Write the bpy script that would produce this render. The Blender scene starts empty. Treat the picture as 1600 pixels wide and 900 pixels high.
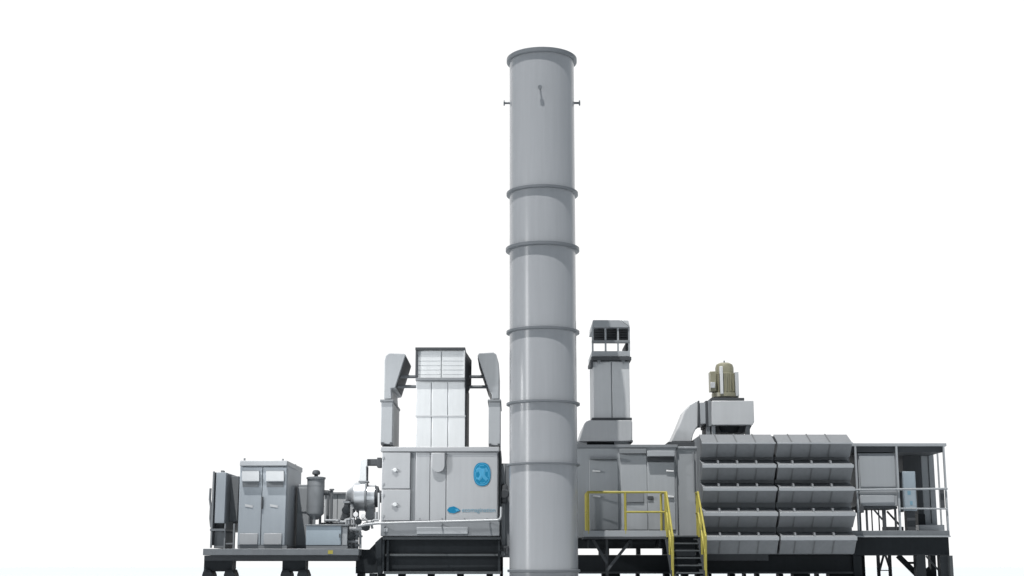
import bpy, math, random
from mathutils import Vector
random.seed(7)
SC = bpy.context.scene
COL = SC.collection
R = math.radians

# ---------------------------------------------------------------- camera numbers
FPX = 50.0 / 36.0 * 1600.0
TH = math.atan(436.0 / FPX)
D, H = 37.0, 0.28
CT, ST = math.cos(TH), math.sin(TH)

def P(px, py, Y):
    """world X, Z of a measured point of the photograph, for a surface standing at depth Y"""
    u = (px - 800.0) / FPX
    v = (450.0 - py) / FPX
    t = (Y + D) / (CT - v * ST)
    return u * t, H + t * (ST + v * CT)

def V(px, py, Y):
    x, z = P(px, py, Y)
    return (x, Y, z)

def S(px, Y, py=780):
    """length in metres of px photograph pixels at depth Y"""
    return P(800 + px, py, Y)[0]

# ---------------------------------------------------------------- materials
def mat(name, rgb, rough=0.45, metal=0.0, var=0.06, scale=1.2, streak=0.04, bump=0.0, spec=0.5):
    m = bpy.data.materials.new(name); m.use_nodes = True
    rv = .015 if name == 'stack_paint' else .07
    nt = m.node_tree; N = nt.nodes; L = nt.links
    b = N['Principled BSDF']
    b.inputs['Roughness'].default_value = rough
    b.inputs['Metallic'].default_value = metal
    b.inputs['Specular IOR Level'].default_value = spec
    tc = N.new('ShaderNodeTexCoord')
    n1 = N.new('ShaderNodeTexNoise'); n1.inputs['Scale'].default_value = scale; n1.inputs['Detail'].default_value = 3
    L.new(tc.outputs['Object'], n1.inputs['Vector'])
    mp = N.new('ShaderNodeMapping'); mp.inputs['Scale'].default_value = (9, 9, 0.5)
    L.new(tc.outputs['Object'], mp.inputs['Vector'])
    n2 = N.new('ShaderNodeTexNoise'); n2.inputs['Scale'].default_value = 1.3; n2.inputs['Detail'].default_value = 4
    L.new(mp.outputs['Vector'], n2.inputs['Vector'])
    r1 = N.new('ShaderNodeMapRange'); r1.inputs['From Min'].default_value = 0.2; r1.inputs['From Max'].default_value = 0.8; r1.clamp = False
    r1.inputs['To Min'].default_value = 1 - var; r1.inputs['To Max'].default_value = 1 + var
    L.new(n1.outputs['Fac'], r1.inputs['Value'])
    r2 = N.new('ShaderNodeMapRange'); r2.inputs['From Min'].default_value = 0.25; r2.inputs['From Max'].default_value = 0.75; r2.clamp = False
    r2.inputs['To Min'].default_value = 1 - streak; r2.inputs['To Max'].default_value = 1 + streak * 0.5
    L.new(n2.outputs['Fac'], r2.inputs['Value'])
    mu = N.new('ShaderNodeMath'); mu.operation = 'MULTIPLY'
    L.new(r1.outputs['Result'], mu.inputs[0]); L.new(r2.outputs['Result'], mu.inputs[1])
    vm = N.new('ShaderNodeVectorMath'); vm.operation = 'SCALE'
    vm.inputs[0].default_value = rgb
    L.new(mu.outputs['Value'], vm.inputs['Scale'])
    L.new(vm.outputs['Vector'], b.inputs['Base Color'])
    r3 = N.new('ShaderNodeMapRange'); r3.inputs['To Min'].default_value = max(0.03, rough - rv); r3.inputs['To Max'].default_value = rough + rv
    L.new(n1.outputs['Fac'], r3.inputs['Value']); L.new(r3.outputs['Result'], b.inputs['Roughness'])
    if bump:
        bp = N.new('ShaderNodeBump'); bp.inputs['Strength'].default_value = bump; bp.inputs['Distance'].default_value = 0.01
        n3 = N.new('ShaderNodeTexNoise'); n3.inputs['Scale'].default_value = 3.0
        L.new(tc.outputs['Object'], n3.inputs['Vector']); L.new(n3.outputs['Fac'], bp.inputs['Height'])
        L.new(bp.outputs['Normal'], b.inputs['Normal'])
    return m

M = {}
M['stack']   = mat('stack_paint', (0.280, 0.288, 0.302), .23, 0, .035, .35, .04, 0, 1.0)
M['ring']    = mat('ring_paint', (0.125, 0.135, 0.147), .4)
M['panel']   = mat('panel_paint', (0.285, 0.294, 0.306), .4, 0, .04, .9, .04, .12)
M['bright']  = mat('bright_sheet', (0.50, 0.515, 0.525), .35, .1, .04, 1.5, .05, .2)
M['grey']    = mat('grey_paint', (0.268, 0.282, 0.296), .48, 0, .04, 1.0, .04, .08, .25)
M['mid']     = mat('mid_grey_paint', (0.163, 0.173, 0.183), .55, 0, .05, 1.2, .05, 0, .2)
M['dgrey']   = mat('dark_grey_paint', (0.060, 0.064, 0.069), .6, 0, .08, 1.5, .05, 0, .1)
M['deck']    = mat('deck_galvanised', (0.130, 0.140, 0.150), .45, .2, .12, 4, .06)
M['black']   = mat('black_steel', (0.017, 0.020, 0.023), .55, 0, .15, 2, .1, 0, .15)
M['blackhi'] = mat('black_steel_flange', (.06, .066, .07), .5, 0, .15, 2, .1, 0, .2)
M['seam']    = mat('seam_gasket', (.10, .105, .11), .6)
M['white']   = mat('white_plate', (0.52, 0.525, 0.53), .35)
M['vent']    = mat('vent_plate', (0.385, 0.395, 0.406), .4)
M['bluegrey'] = mat('blue_grey_paint', (0.239, 0.282, 0.317), .42, 0, .05)
M['cab']     = mat('cabinet_paint', (0.253, 0.278, 0.303), .48, 0, .04, 1.0, .04, 0, .25)
M['silver']  = mat('polished_jacket', (0.62, 0.64, 0.66), .3, .8, .04, 3, .03, .2)
M['pipe']    = mat('pipe_jacket', (0.26, 0.27, 0.28), .4, .1)
M['yellow']  = mat('yellow_paint', (0.30, 0.26, 0.045), .45, 0, .12, 6, .1)
M['motor']   = mat('motor_paint', (0.215, 0.205, 0.145), .4, 0, .12, 5, .1)
M['louvre']  = mat('louvre_paint', (0.172, 0.180, 0.190), .5, 0, .08, 1.6, .08, .1, .2)
M['logoblue'] = mat('emblem_blue', (.010, .135, .245), .7, 0, .03, 1.2, .04, 0, .1)
M['logolight'] = mat('emblem_light_blue', (.05, .225, .37), .7, 0, .03, 1.2, .04, 0, .1)
M['letter'] = mat('lettering_blue', (.13, .235, .30), .45, 0, .05)
M['ground']  = mat('white_ground', (0.47, 0.495, 0.515), 1.0, 0, .02, .1, 0)
M['ground'].node_tree.nodes['Principled BSDF'].inputs['Specular IOR Level'].default_value = 0

# ---------------------------------------------------------------- mesh builder
class MB:
    def __init__(s): s.v = []; s.f = []
    def add(s, vs, fs):
        o = len(s.v); s.v += [tuple(a) for a in vs]; s.f += [tuple(o + i for i in f) for f in fs]; return s
    def box(s, x0, x1, y0, y1, z0, z1):
        x0, x1 = min(x0, x1), max(x0, x1); y0, y1 = min(y0, y1), max(y0, y1); z0, z1 = min(z0, z1), max(z0, z1)
        return s.add([(x0,y0,z0),(x1,y0,z0),(x1,y1,z0),(x0,y1,z0),(x0,y0,z1),(x1,y0,z1),(x1,y1,z1),(x0,y1,z1)],
                     [(0,3,2,1),(4,5,6,7),(0,1,5,4),(1,2,6,5),(2,3,7,6),(3,0,4,7)])
    def pbox(s, x0, x1, yt, yb, Y0, Y1):
        ym = (yt + yb) / 2
        return s.box(P(x0, ym, Y0)[0], P(x1, ym, Y0)[0], Y0, Y1, P(800, yb, Y0)[1], P(800, yt, Y0)[1])
    def prism(s, pts, e):
        """closed outline pts (3-D) swept by vector e"""
        n = len(pts); q = [tuple(Vector(p) + Vector(e)) for p in pts]
        return s.add(list(pts) + q, [tuple(range(n)), tuple(range(2*n-1, n-1, -1))] + [(i, (i+1) % n, n + (i+1) % n, n + i)[::-1] for i in range(n)])
    def pprism(s, pxs, Y0, Y1):
        return s.prism([V(a, b, Y0) for a, b in pxs], (0, Y1 - Y0, 0))
    def tube(s, pts, r, n=10):
        pts = [Vector(p) for p in pts]; vs = []; fs = []
        prev = None
        for i, p in enumerate(pts):
            if i == 0: t = pts[1] - p
            elif i == len(pts)-1: t = p - pts[i-1]
            else: t = (pts[i+1]-p).normalized() + (p-pts[i-1]).normalized()
            t.normalize()
            k = 1.0
            if 0 < i < len(pts)-1:
                c = (p-pts[i-1]).normalized().dot(t); k = 1/max(c, .5)
            if prev is None:
                a = Vector((0,0,1)) if abs(t.z) < .9 else Vector((1,0,0))
                u = t.cross(a).normalized()
            else:
                u = (prev - t*prev.dot(t)).normalized()
            prev = u; w = t.cross(u)
            for j in range(n):
                an = 2*math.pi*j/n
                vs.append(p + (u*math.cos(an) + w*math.sin(an))*r*k)
        m = len(pts)
        for i in range(m-1):
            for j in range(n):
                fs.append((i*n+j, i*n+(j+1)%n, (i+1)*n+(j+1)%n, (i+1)*n+j))
        fs.append(tuple(range(n-1,-1,-1))); fs.append(tuple((m-1)*n+j for j in range(n)))
        return s.add(vs, fs)
    def bar(s, a, b, w, d):
        """rectangular bar from a to b (any direction), w wide in X-Z, d thick in Y"""
        a = Vector(a); b = Vector(b); t = (b-a).normalized()
        y = Vector((0,1,0))
        if abs(t.y) > .9: y = Vector((1,0,0))
        u = t.cross(y).normalized(); y = u.cross(t).normalized()
        vs = []
        for p in (a, b):
            for i, j in ((-1,-1),(1,-1),(1,1),(-1,1)): vs.append(p + u*w/2*i + y*d/2*j)
        return s.add(vs, [(0,1,2,3)[::-1],(4,5,6,7),(0,1,5,4),(1,2,6,5),(2,3,7,6),(3,0,4,7)])
    def lathe(s, prof, c, axis='z', n=48):
        """prof: list of (radius, height along axis); capped ends"""
        vs = []; fs = []
        for r, h in prof:
            for j in range(n):
                a = 2*math.pi*j/n; ca, sa = math.cos(a)*r, math.sin(a)*r
                if axis == 'z': vs.append((c[0]+ca, c[1]+sa, c[2]+h))
                elif axis == 'x': vs.append((c[0]+h, c[1]+ca, c[2]+sa))
                else: vs.append((c[0]+sa, c[1]+h, c[2]+ca))
        m = len(prof)
        for i in range(m-1):
            for j in range(n): fs.append((i*n+j, i*n+(j+1)%n, (i+1)*n+(j+1)%n, (i+1)*n+j))
        fs.append(tuple(range(n-1,-1,-1))); fs.append(tuple((m-1)*n+j for j in range(n)))
        return s.add(vs, fs)
    def build(s, name, material, parent=None, bevel=0.0, label=None, smooth=True):
        off = Vector((0,0,0)); p = parent
        while p is not None: off += p.location; p = p.parent
        me = bpy.data.meshes.new(name)
        me.from_pydata([tuple(Vector(v)-off) for v in s.v], [], s.f)
        import bmesh
        bm = bmesh.new(); bm.from_mesh(me); bmesh.ops.recalc_face_normals(bm, faces=bm.faces); bm.to_mesh(me); bm.free()
        if smooth:
            me.shade_smooth(); me.set_sharp_from_angle(angle=R(35))
        me.materials.append(M[material])
        o = bpy.data.objects.new(name, me); COL.objects.link(o)
        if parent: o.parent = parent
        if bevel:
            b = o.modifiers.new('edge', 'BEVEL'); b.width = bevel; b.segments = 2; b.limit_method = 'ANGLE'; b.angle_limit = R(40)
        if label: o['label'] = label
        return o

def thing(name, label, cat, loc=(0,0,0), group=None):
    o = bpy.data.objects.new(name, None); COL.objects.link(o); o.location = loc
    o['label'] = label; o['category'] = cat
    if group: o['group'] = group
    return o

def PB(x0, x1, yt, yb, Y0, Y1): return MB().pbox(x0, x1, yt, yb, Y0, Y1)
GZ = 0.0

def zpx(py, Y): return P(800, py, Y)[1]
def xpx(px, py, Y): return P(px, py, Y)[0]

# ================================================================ ground
g = MB().box(-2500, 2500, -400, 4000, -0.5, 0.0).build('ground', 'ground', smooth=False)
g['kind'] = 'structure'

# ================================================================ exhaust stack
YS = -2.3
xc = xpx(849.6, 850, YS)
t = thing('exhaust_stack', 'tall round grey exhaust stack with ring flanges, standing in front of the plant', 'exhaust stack', (xc, YS, 0))
rb = S(53.6, YS, 850)
rings = [(95.6, 3.8, 4.6), (304, 2.6, 4.8), (391, 3.2, 6.0), (520, 2.4, 5.0), (632, 2.1, 4.8), (727, 1.7, 4.2), (892, 2.2, 3.2)]
zt = zpx(91.5, YS)
MB().lathe([(rb, 0), (rb, zt), (rb*.96, zt), (rb*.96, zt-1.5)], (xc, YS, 0), n=96).build('shell', 'stack', t)
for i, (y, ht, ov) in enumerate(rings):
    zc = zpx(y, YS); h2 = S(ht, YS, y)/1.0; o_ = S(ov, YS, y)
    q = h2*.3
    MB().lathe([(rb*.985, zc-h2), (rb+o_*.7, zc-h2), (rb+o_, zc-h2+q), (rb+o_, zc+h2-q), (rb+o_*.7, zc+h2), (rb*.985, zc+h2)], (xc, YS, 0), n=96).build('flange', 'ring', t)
# base skirt plate standing on the ground
MB().lathe([(rb+.13, 0), (rb+.13, .03), (rb*.99, .03)], (xc, YS, 0), n=96).build('base_plate', 'ring', t)
def nozzle(ang, z, ln=.14, r=.03):
    dx, dy = math.sin(ang), -math.cos(ang)
    a = Vector((xc + dx*(rb-.02), YS + dy*(rb-.02), z)); dd = Vector((dx, dy, 0))
    m = MB(); m.tube([a, a+dd*ln], r, 12); m.tube([a+dd*ln, a+dd*(ln+.035)], r*2.3, 16)
    m.build('nozzle', 'ring', t)
zn = zpx(161, YS)
nozzle(R(90), zn); nozzle(R(-90), zn); nozzle(R(-4), zpx(139, YS-.8), .13, .022)
# ================================================================ exhaust duct behind the stack
t = thing('exhaust_duct', 'grey rectangular duct joining the turbine enclosure behind the tall stack', 'duct', (xpx(840, 870, .2), .2, 0))
PB(781, 902, 724, 870, .2, 2.6).build('casing', 'mid', t, .01)
PB(783, 789, 726, 868, .14, .3).build('flange', 'grey', t, .01)
m = MB()
a = V(788, 772, 0.0)
m.lathe([(.10, -.1), (.13, -.07), (.13, .04), (.08, .1), (.05, .22)], a, 'y', 16)
m.lathe([(.07, -.24), (.09, -.2), (.09, .2), (.05, .26)], a, 'z', 14)
m.build('valve', 'dgrey', t)
m = MB(); m.pbox(780, 795, 853, 857, -.05, .3); m.pbox(790, 794, 857, 866, -.05, .3); m.pbox(781, 786, 857, 861, -.05, .3)
m.build('bracket', 'dgrey', t, .006)
m = MB()
m.pbox(781, 786, 868, 905, 1.4, 1.7); m.build('leg', 'dgrey', t)

# ================================================================ turbine base
YE = -.3
t = thing('skid_frame', 'black steel base frame under the enclosure with the blue emblem', 'base frame', (xpx(690, 890, YE), 0, 0))
m = MB(); m.pbox(600, 781, 840, 896, -.12, 2.8); m.build('web', 'black', t)
PB(597.5, 782.5, 838.3, 843, -.28, 2.9).build('top_flange', 'blackhi', t, .006)
PB(601, 781.5, 865.5, 869, -.2, -.1).build('flange', 'blackhi', t, .006)
PB(600, 782.5, 893, 897, -.26, 2.9).build('bottom_flange', 'blackhi', t, .006)
for x in (597, 604, 778):
    PB(x, x+3.5, 843.3, 892.7, -.25, -.11).build('stiffener', 'black', t)
MB().pprism([(577, 858.5), (596.6, 838.5), (596.6, 895), (575, 895), (557, 895), (557, 859)], .05, .5).build('gusset', 'black', t, .01)
MB().pprism([(586, 848), (596.6, 838.5), (596.6, 897), (590, 897)], -.22, .04).build('gusset', 'black', t, .01)
for x in (558, 577, 590, 622, 668, 714, 760):
    PB(x, x+10, 896, 904.5, 0, .5).build('foot', 'black', t)

# ================================================================ turbine enclosure
t = thing('turbine_enclosure', 'light grey turbine enclosure with a round blue emblem and blue lettering', 'enclosure', (xpx(690, 838, YE), YE, zpx(838, YE)))
PB(596, 778.5, 700, 837.5, YE, 2.8).build('wall', 'panel', t, .01)
PB(594.5, 780, 698, 705.5, YE-.07, 2.9).build('roof_edge', 'panel', t, .015)
PB(594.8, 780.5, 815, 837.2, YE-.03, 2.85).build('base_band', 'mid', t, .01)
PB(651, 731, 823.5, 834.5, YE-.075, YE-.02).build('step_plate', 'grey', t, .01)
PB(779, 783, 704, 838, YE+.15, 2.7).build('corner_post', 'dgrey', t, .01)
# door leaves
for ya, yb, yl in ((706.8, 763.6, 734.5), (765, 813.4, 788.5)):
    dd = PB(596.8, 641, ya, yb, YE-.055, YE+.0).build('door', 'panel', t, .012)
    c = V(617.5, yl, YE-.055)
    MB().lathe([(.042, -.05), (.052, -.035), (.052, .0)], c, 'y', 20).build('handle', 'bright', dd)
    MB().bar((c[0]-.09, YE-.085, c[2]+.01), (c[0]+.07, YE-.085, c[2]-.015), .025, .03).build('latch', 'vent', dd, .005)
    for hy in (ya+7, yb-9):
        PB(597.5, 599.5, hy, hy+4, YE-.075, YE-.05).build('hinge', 'grey', dd)
PB(642, 648, 706.8, 813.4, YE-.01, YE+.05).build('groove_shade', 'mid', t)  # shadow groove beside the doors, drawn as a darker strip
for xa, xb in ((649.5, 671.3), (672.6, 696.6), (697.9, 777)):
    PB(xa, xb, 707, 813.4, YE-.03, YE+.0).build('panel', 'panel', t, .01)
PB(651, 776, 711.5, 712.6, YE-.036, YE-.02).build('trim_strip', 'grey', t)
for xb_ in (655, 690, 725, 760):
    PB(xb_, xb_+1.6, 809.5, 811, YE-.04, YE-.02).build('bolt', 'mid', t)
PB(600, 606, 825, 831, YE-.045, YE-.02).build('earth_boss', 'grey', t, .006)
# rounded lifting lug
pts = [(674.5, 707.5), (695, 707.5), (695, 727)]
for k in range(1, 12):
    a = math.pi*k/12; pts.append((684.7+10.3*math.cos(a), 727+11*math.sin(a)))
pts.append((674.5, 727))
lug = MB().pprism(pts, YE-.12, YE-.02).build('lifting_lug', 'panel', t, .012)
# emblem: oval blue disc, lighter script strokes and ring
def oval(cx, cy, rx, ry, n=40):
    c = lambda a: math.copysign(abs(a)**.82, a)
    return [(cx+rx*c(math.cos(2*math.pi*i/n)), cy+ry*c(math.sin(2*math.pi*i/n))) for i in range(n)]
em = MB().pprism(oval(753.2, 741, 13.4, 18.4), YE-.042, YE-.028).build('emblem', 'logoblue', t)
m = MB()
def stroke(pxs, r=.018, Y=YE-.042):
    n0 = len(m.v); m.tube([V(a, b, Y) for a, b in pxs], r, 8)
    for q in range(n0, len(m.v)): x, y, z = m.v[q]; m.v[q] = (x, Y + (y-Y)*.12, z)
EM = 753.2
stroke([(EM-7.5,738),(EM-8,734),(EM-5.5,731.5)], .022)
stroke([(EM+7,737),(EM+7.5,734),(EM+5.5,731)], .022)
stroke([(EM-7.5,746),(EM-8,749)], .022)
stroke([(EM-5.5,733),(EM-2.5,736.5),(EM-.5,741),(EM-2,746),(EM-5.5,750)], .042)
stroke([(EM+3,732),(EM+3,737),(EM+1,741),(EM+4,746),(EM+8,750)], .042)
stroke([(EM-5,736),(EM-4,732.5),(EM-1,734),(EM+1,738)], .03)
stroke([(EM-3,742),(EM+1,740),(EM+4,742)], .036)
stroke([(a, b) for a, b in oval(EM, 741, 11.8, 16.4, 24)] + [oval(EM, 741, 11.8, 16.4, 24)[0]], .008)
for k in range(4):
    a0 = k*math.pi/2
    stroke([(EM+10*math.cos(a0+e), 741+14*math.sin(a0+e)) for e in (-.5, -.2, .1, .3)] , .01)
m.build('emblem_script', 'logolight', em)
# lettering line with leaf mark
m = MB()
m.pprism([(698.5, 797), (702, 792.5), (709, 791), (715, 794), (719.5, 797.5), (715, 800), (709, 802.2), (702, 801)], YE-.042, YE-.028)
lm = m.build('leaf_mark', 'logoblue', t)
m = MB(); m.pprism([(711, 795.5), (715, 795), (718, 798), (713, 799.5)], YE-.048, YE-.041); m.build('leaf_vein', 'logolight', lm)
fc = bpy.data.curves.new('lettering', 'FONT'); fc.body = 'ecomagination'; fc.size = .155; fc.extrude = .004
fo = bpy.data.objects.new('lettering_source', fc); COL.objects.link(fo)
bpy.context.view_layer.update()
dg = bpy.context.evaluated_depsgraph_get()
me = bpy.data.meshes.new_from_object(fo.evaluated_get(dg))
bpy.data.objects.remove(fo)
xs = [v.co.x for v in me.vertices]
wid = xpx(774, 797, YE) - xpx(722, 797, YE); sx = wid/(max(xs)-min(xs))
lx, lz = P(722, 800, YE)
for v in me.vertices:
    x, y, z = v.co
    v.co = (lx + (x-min(xs))*sx - t.location.x, YE-.034-z - t.location.y, lz + y*1.0 - t.location.z)
me.materials.clear(); me.materials.append(M['letter'])
lo = bpy.data.objects.new('lettering', me); COL.objects.link(lo); lo.parent = t

# ================================================================ ventilation tower above the turbine enclosure
YT = .2
zr = zpx(698, YE)
t = thing('ventilation_tower', 'tall bright sheet metal air tower on the enclosure roof, with a wide hood', 'air tower', (xpx(688, 698, YT), YT, zr))
m = MB(); x0, x1 = xpx(650, 650, YT), xpx(726.5, 650, YT)
m.box(x0, x1, YT+.03, YT+2.6, zr-.05, zpx(592, YT)); m.build('shaft', 'bright', t, .01)
for xa, xb in ((650, 673.4), (674.8, 699.2), (700.6, 726.5)):
    for ya, yb in ((597, 649.4), (650.8, 702)):
        PB(xa, xb, ya, yb, YT, YT+.04).build('panel', 'bright', t, .008)
for y in (650,):
    PB(649, 727.5, y-.9, y+.9, YT-.015, YT+.02).build('joint_strip', 'vent', t)
PB(726.7, 728.6, 598, 701, YT+.15, YT+2.65).build('side_panel', 'dgrey', t)  # right side of the tower, shade put into a dark sheet
YH = YT-.1
PB(651, 725.5, 545, 592, YH+.1, YT+3).build('hood', 'bright', t)
for xa, xb in ((652.5, 688.8), (690.6, 725)):
    m = MB(); m.pbox(xa, xb, 549, 590.5, YH+.06, YH+.12)
    for y in (556, 563, 570, 577, 584):
        m.pbox(xa+1, xb-1, y, y+.6, YH+.052, YH+.07)
    m.build('louvre_panel', 'bright', t, smooth=False)
PB(648.8, 727, 542.6, 546.6, YH, YT+3.1).build('frame', 'dgrey', t, .008)
PB(649.2, 726.7, 590, 594.4, YH+.02, YT+2.9).build('frame', 'mid', t, .008)
PB(649, 652.2, 546.8, 589.8, YH+.01, YH+.3).build('frame', 'dgrey', t, .008)
PB(724.8, 726.6, 546.8, 589.8, YH+.01, YH+.3).build('frame', 'vent', t, .008)
# flared right cheek of the hood, its shade put into dark paint
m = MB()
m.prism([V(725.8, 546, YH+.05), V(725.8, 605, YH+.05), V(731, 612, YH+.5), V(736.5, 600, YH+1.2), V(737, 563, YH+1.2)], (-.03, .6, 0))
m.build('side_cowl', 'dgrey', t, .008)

# ================================================================ gooseneck vents either side of the tower
def vent(label, upper, neck, box, rods, side):
    Yv = .5
    zb = zpx(699, Yv)
    t = thing('exhaust_vent', label, 'vent duct', (xpx(sum(box[:2])/2, 698, Yv), Yv, zb), 'gooseneck vents on the turbine enclosure')
    MB().pprism(upper, Yv, Yv+2.2).build('hood', 'grey', t, .02)
    # dark mouth grille set just proud of the slanted opening
    (ax, ay), (bx, by) = neck
    a = Vector(V(ax, ay, Yv)) + Vector((0, .1, 0)); b = Vector(V(bx, by, Yv)) + Vector((0, .1, 0)); e = b-a
    nrm = Vector((-e.z, 0, e.x)).normalized()
    if nrm.x*side < 0: nrm = -nrm
    m = MB(); q = nrm*.012
    m.prism([a+e*.05+q, a+e*.97+q, a+e*.97-q, a+e*.05-q], (0, 1.96, 0)); m.build('mouth_grille', 'dgrey', t)
    x0, x1 = box[0], box[1]
    PB(x0+.8, x1-.8, box[2]+2, box[3], Yv-.02, Yv+2.25).build('silencer', 'grey', t, .015)
    PB(x0-.6, x1+.6, box[2]-1.5, box[2]+2.2, Yv-.07, Yv+2.3).build('flange', 'mid', t, .01)
    PB(x0+3, x1-2, box[3]+.3, 702, Yv+.05, Yv+2.1).build('base_neck', 'dgrey', t)
    for k in (0, 1):
        PB(x0+1+k*(x1-x0-6), x0+5+k*(x1-x0-6), box[3]-3, box[3]+1.5, Yv-.06, Yv+.1).build('foot', 'dgrey', t)
    PB(x0+.5, x1-.5, 587, 588.8, Yv-.01, Yv+.02) if False else None
    for (xa, xb, y) in rods:
        MB().tube([V(xa, y, Yv+.4), V(xb, y, Yv+.4)], .045, 10).build('tie_rod', 'mid', t)
    PB(min(upper[0][0], upper[-1][0])+.6, max(p[0] for p in upper[-2:])+.2, 584.5, 590.5, Yv-.02, Yv+.05) if False else None
    return t
vent('grey gooseneck vent left of the bright tower, its dark mouth facing the tower',
     [(600, 623.5), (600.7, 563), (602.5, 556), (608, 551.5), (631, 552.5), (634, 554), (617.5, 606), (611, 607), (612, 623.5)], ((634, 554), (617.5, 606)), (594.3, 614, 625.5, 694), [(612, 652, 588.5), (612, 652, 604)], 1)
vent('grey gooseneck vent right of the bright tower, beside the tall stack',
     [(768, 623.5), (768.5, 617), (763, 607), (746, 556), (748.5, 551.5), (771, 550.5), (775.5, 553.5), (779.5, 568), (780.3, 580), (780, 623.5)], ((746, 556), (763, 607)), (762.6, 782.5, 625.5, 696), [(726, 775, 588.5), (726, 775, 604.5)], -1)

# ================================================================ auxiliary platform on the far left
YA = -.7
t = thing('equipment_platform', 'low steel platform on black legs carrying the cabinet, tank and cooler', 'platform', (xpx(440, 868, YA), YA, 0))
PB(317, 560.5, 857.3, 867.5, YA, 3.0).build('deck', 'deck', t, .01)
PB(319, 559, 868, 876, YA+.18, 2.9).build('frame_beam', 'dgrey', t)
for x in (331, 410, 497, 520):
    PB(x, x+.9, 858.5, 866.8, YA-.006, YA+.01).build('joint', 'mid', t)
PB(512.5, 520, 859.8, 865.5, YA-.012, YA+.01).build('warning_mark', 'yellow', t)
for xa, xb in ((318.5, 362.5), (441, 477)):
    Y0 = YA+.25
    l = PB(xa, xb, 874.5, 893, Y0, Y0+.55).build('leg', 'black', t, .01)
    for fa, fb in ((xa-3, xa+13), (xb-13, xb+4)):
        MB().pprism([(fa+3, 890), (fb-3, 890), (fb, 898), (fb, 906), (fa, 906), (fa, 898)], Y0-.1, Y0+.5).build('foot', 'black', l, .01)
PB(556, 576, 860, 896, .3, 2.8).build('end_beam', 'black', t)

zd = zpx(857.3, YA)
# ---- air cooler
YC = -.25
t = thing('air_cooler', 'narrow upright air cooler on a stand at the end of the low platform', 'cooler', (xpx(345, 857, YC), YC, zd))
PB(336.5, 352, 738, 817.5, YC, YC+1.9).build('core', 'cab', t, .015)
PB(352.4, 354, 741, 826, YC+.12, YC+1.95).build('side_screen', 'mid', t)  # right face of the core, its shade put in as a darker sheet
PB(332.6, 336, 738, 852, YC+.05, YC+1.8).build('fan_shroud', 'dgrey', t, .01)
for (x, Y) in ((330.3, YC-.02), (330.3, YC+1.7)):
    m = MB(); m.pbox(x, x+2.6, 736.5, 856, Y, Y+.06); m.build('post', 'mid', t)
m = MB(); m.tube([V(329, 763, YC+.3), V(328, 780, YC+.3), V(329.5, 792, YC+.3), V(328.5, 810, YC+.3), V(330, 824, YC+.3)], .03); m.build('hose', 'mid', t)
PB(328, 352, 826, 829.5, YC-.03, YC+1.8).build('rail', 'deck', t)
PB(334, 349, 818, 826, YC+.15, YC+1.75).build('sump', 'dgrey', t)
PB(334.5, 350, 830, 856.5, YC+.1, YC+1.6).build('stand', 'mid', t, .01)
for x in (349.8, 364):
    MB().box(xpx(x, 840, YC+.05), xpx(x+2.4, 840, YC+.05), YC+.03, YC+.09, zd, zpx(818, YC)).build('leg', 'mid', t)
for y in (848.3,):
    PB(352.3, 364, y, y+2.2, YC+.05, YC+.09).build('brace', 'mid', t)
PB(345, 349, 735, 738.5, YC+.3, YC+.5).build('lifting_eye', 'mid', t)
PB(354.2, 372, 744, 815, YC+.6, YC+1.9).build('duct_box', 'mid', t, .01)

# ---- electrical cabinet
YK = -.35
t = thing('electrical_cabinet', 'grey two-door electrical cabinet with white vent plates on the low platform', 'cabinet', (xpx(410, 857, YK), YK, zd))
PB(373, 447, 724, 856.4, YK, YK+2.5).build('body', 'cab', t, .01)
PB(374.5, 449, 719.5, 728, YK-.1, YK+2.6).build('roof', 'grey', t, .02)
PB(447.3, 448.2, 733, 852, YK+.1, YK+2.4).build('side_panel', 'cab', t)
PB(371.5, 448, 852.5, 857.1, YK-.03, YK+2.5).build('plinth', 'mid', t)
for xa, xb, ha, hb, va, vb, ll in ((373.6, 408.2, 378, 405, 374, 402.5, (383, 395)), (409.4, 446.3, 415.5, 443.5, 412, 440, (422, 434))):
    dd = PB(xa, xb, 730, 851.5, YK-.035, YK).build('door', 'cab', t, .008)
    m = MB(); X0, X1 = xpx(ha, 745, YK), xpx(hb, 745, YK)
    m.prism([V(ha, 734.5, YK-.035), V(ha, 751.5, YK-.16), V(ha, 752.6, YK-.15), V(ha, 752.6, YK-.035)], (X1-X0, 0, 0))
    m.build('rain_hood', 'grey', dd, .006)
    PB(ha+1, hb-1, 753.5, 761, YK-.045, YK-.03).build('filter_slot', 'mid', dd)
    m = MB(); m.pbox(va, vb, 833.5, 851, YK-.075, YK-.03)
    m.build('vent_plate', 'panel', dd, .012)
    m = MB(); m.prism([V(ll[0], 787.5, YK-.036), V(ll[1], 790, YK-.036), V(ll[1], 793.3, YK-.036), V(ll[0], 791.5, YK-.036)], (0, -.012, 0)); m.build('label_plate', 'vent', dd)
PB(408.3, 410.6, 776, 795, YK-.085, YK-.03).build('handle', 'dgrey', t, .008)
for x, Y in ((382, YK+.1), (457, YK+.3), (476, YK+2.3)):
    a = V(x, 720, Y); MB().tube([(a[0] if x < 440 else a[0]-.25, Y, zpx(721, YK)-.05), (a[0] if x < 440 else a[0]-.25, Y, zpx(715.5, YK))], .025).build('lifting_rod', 'mid', t)

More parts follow.
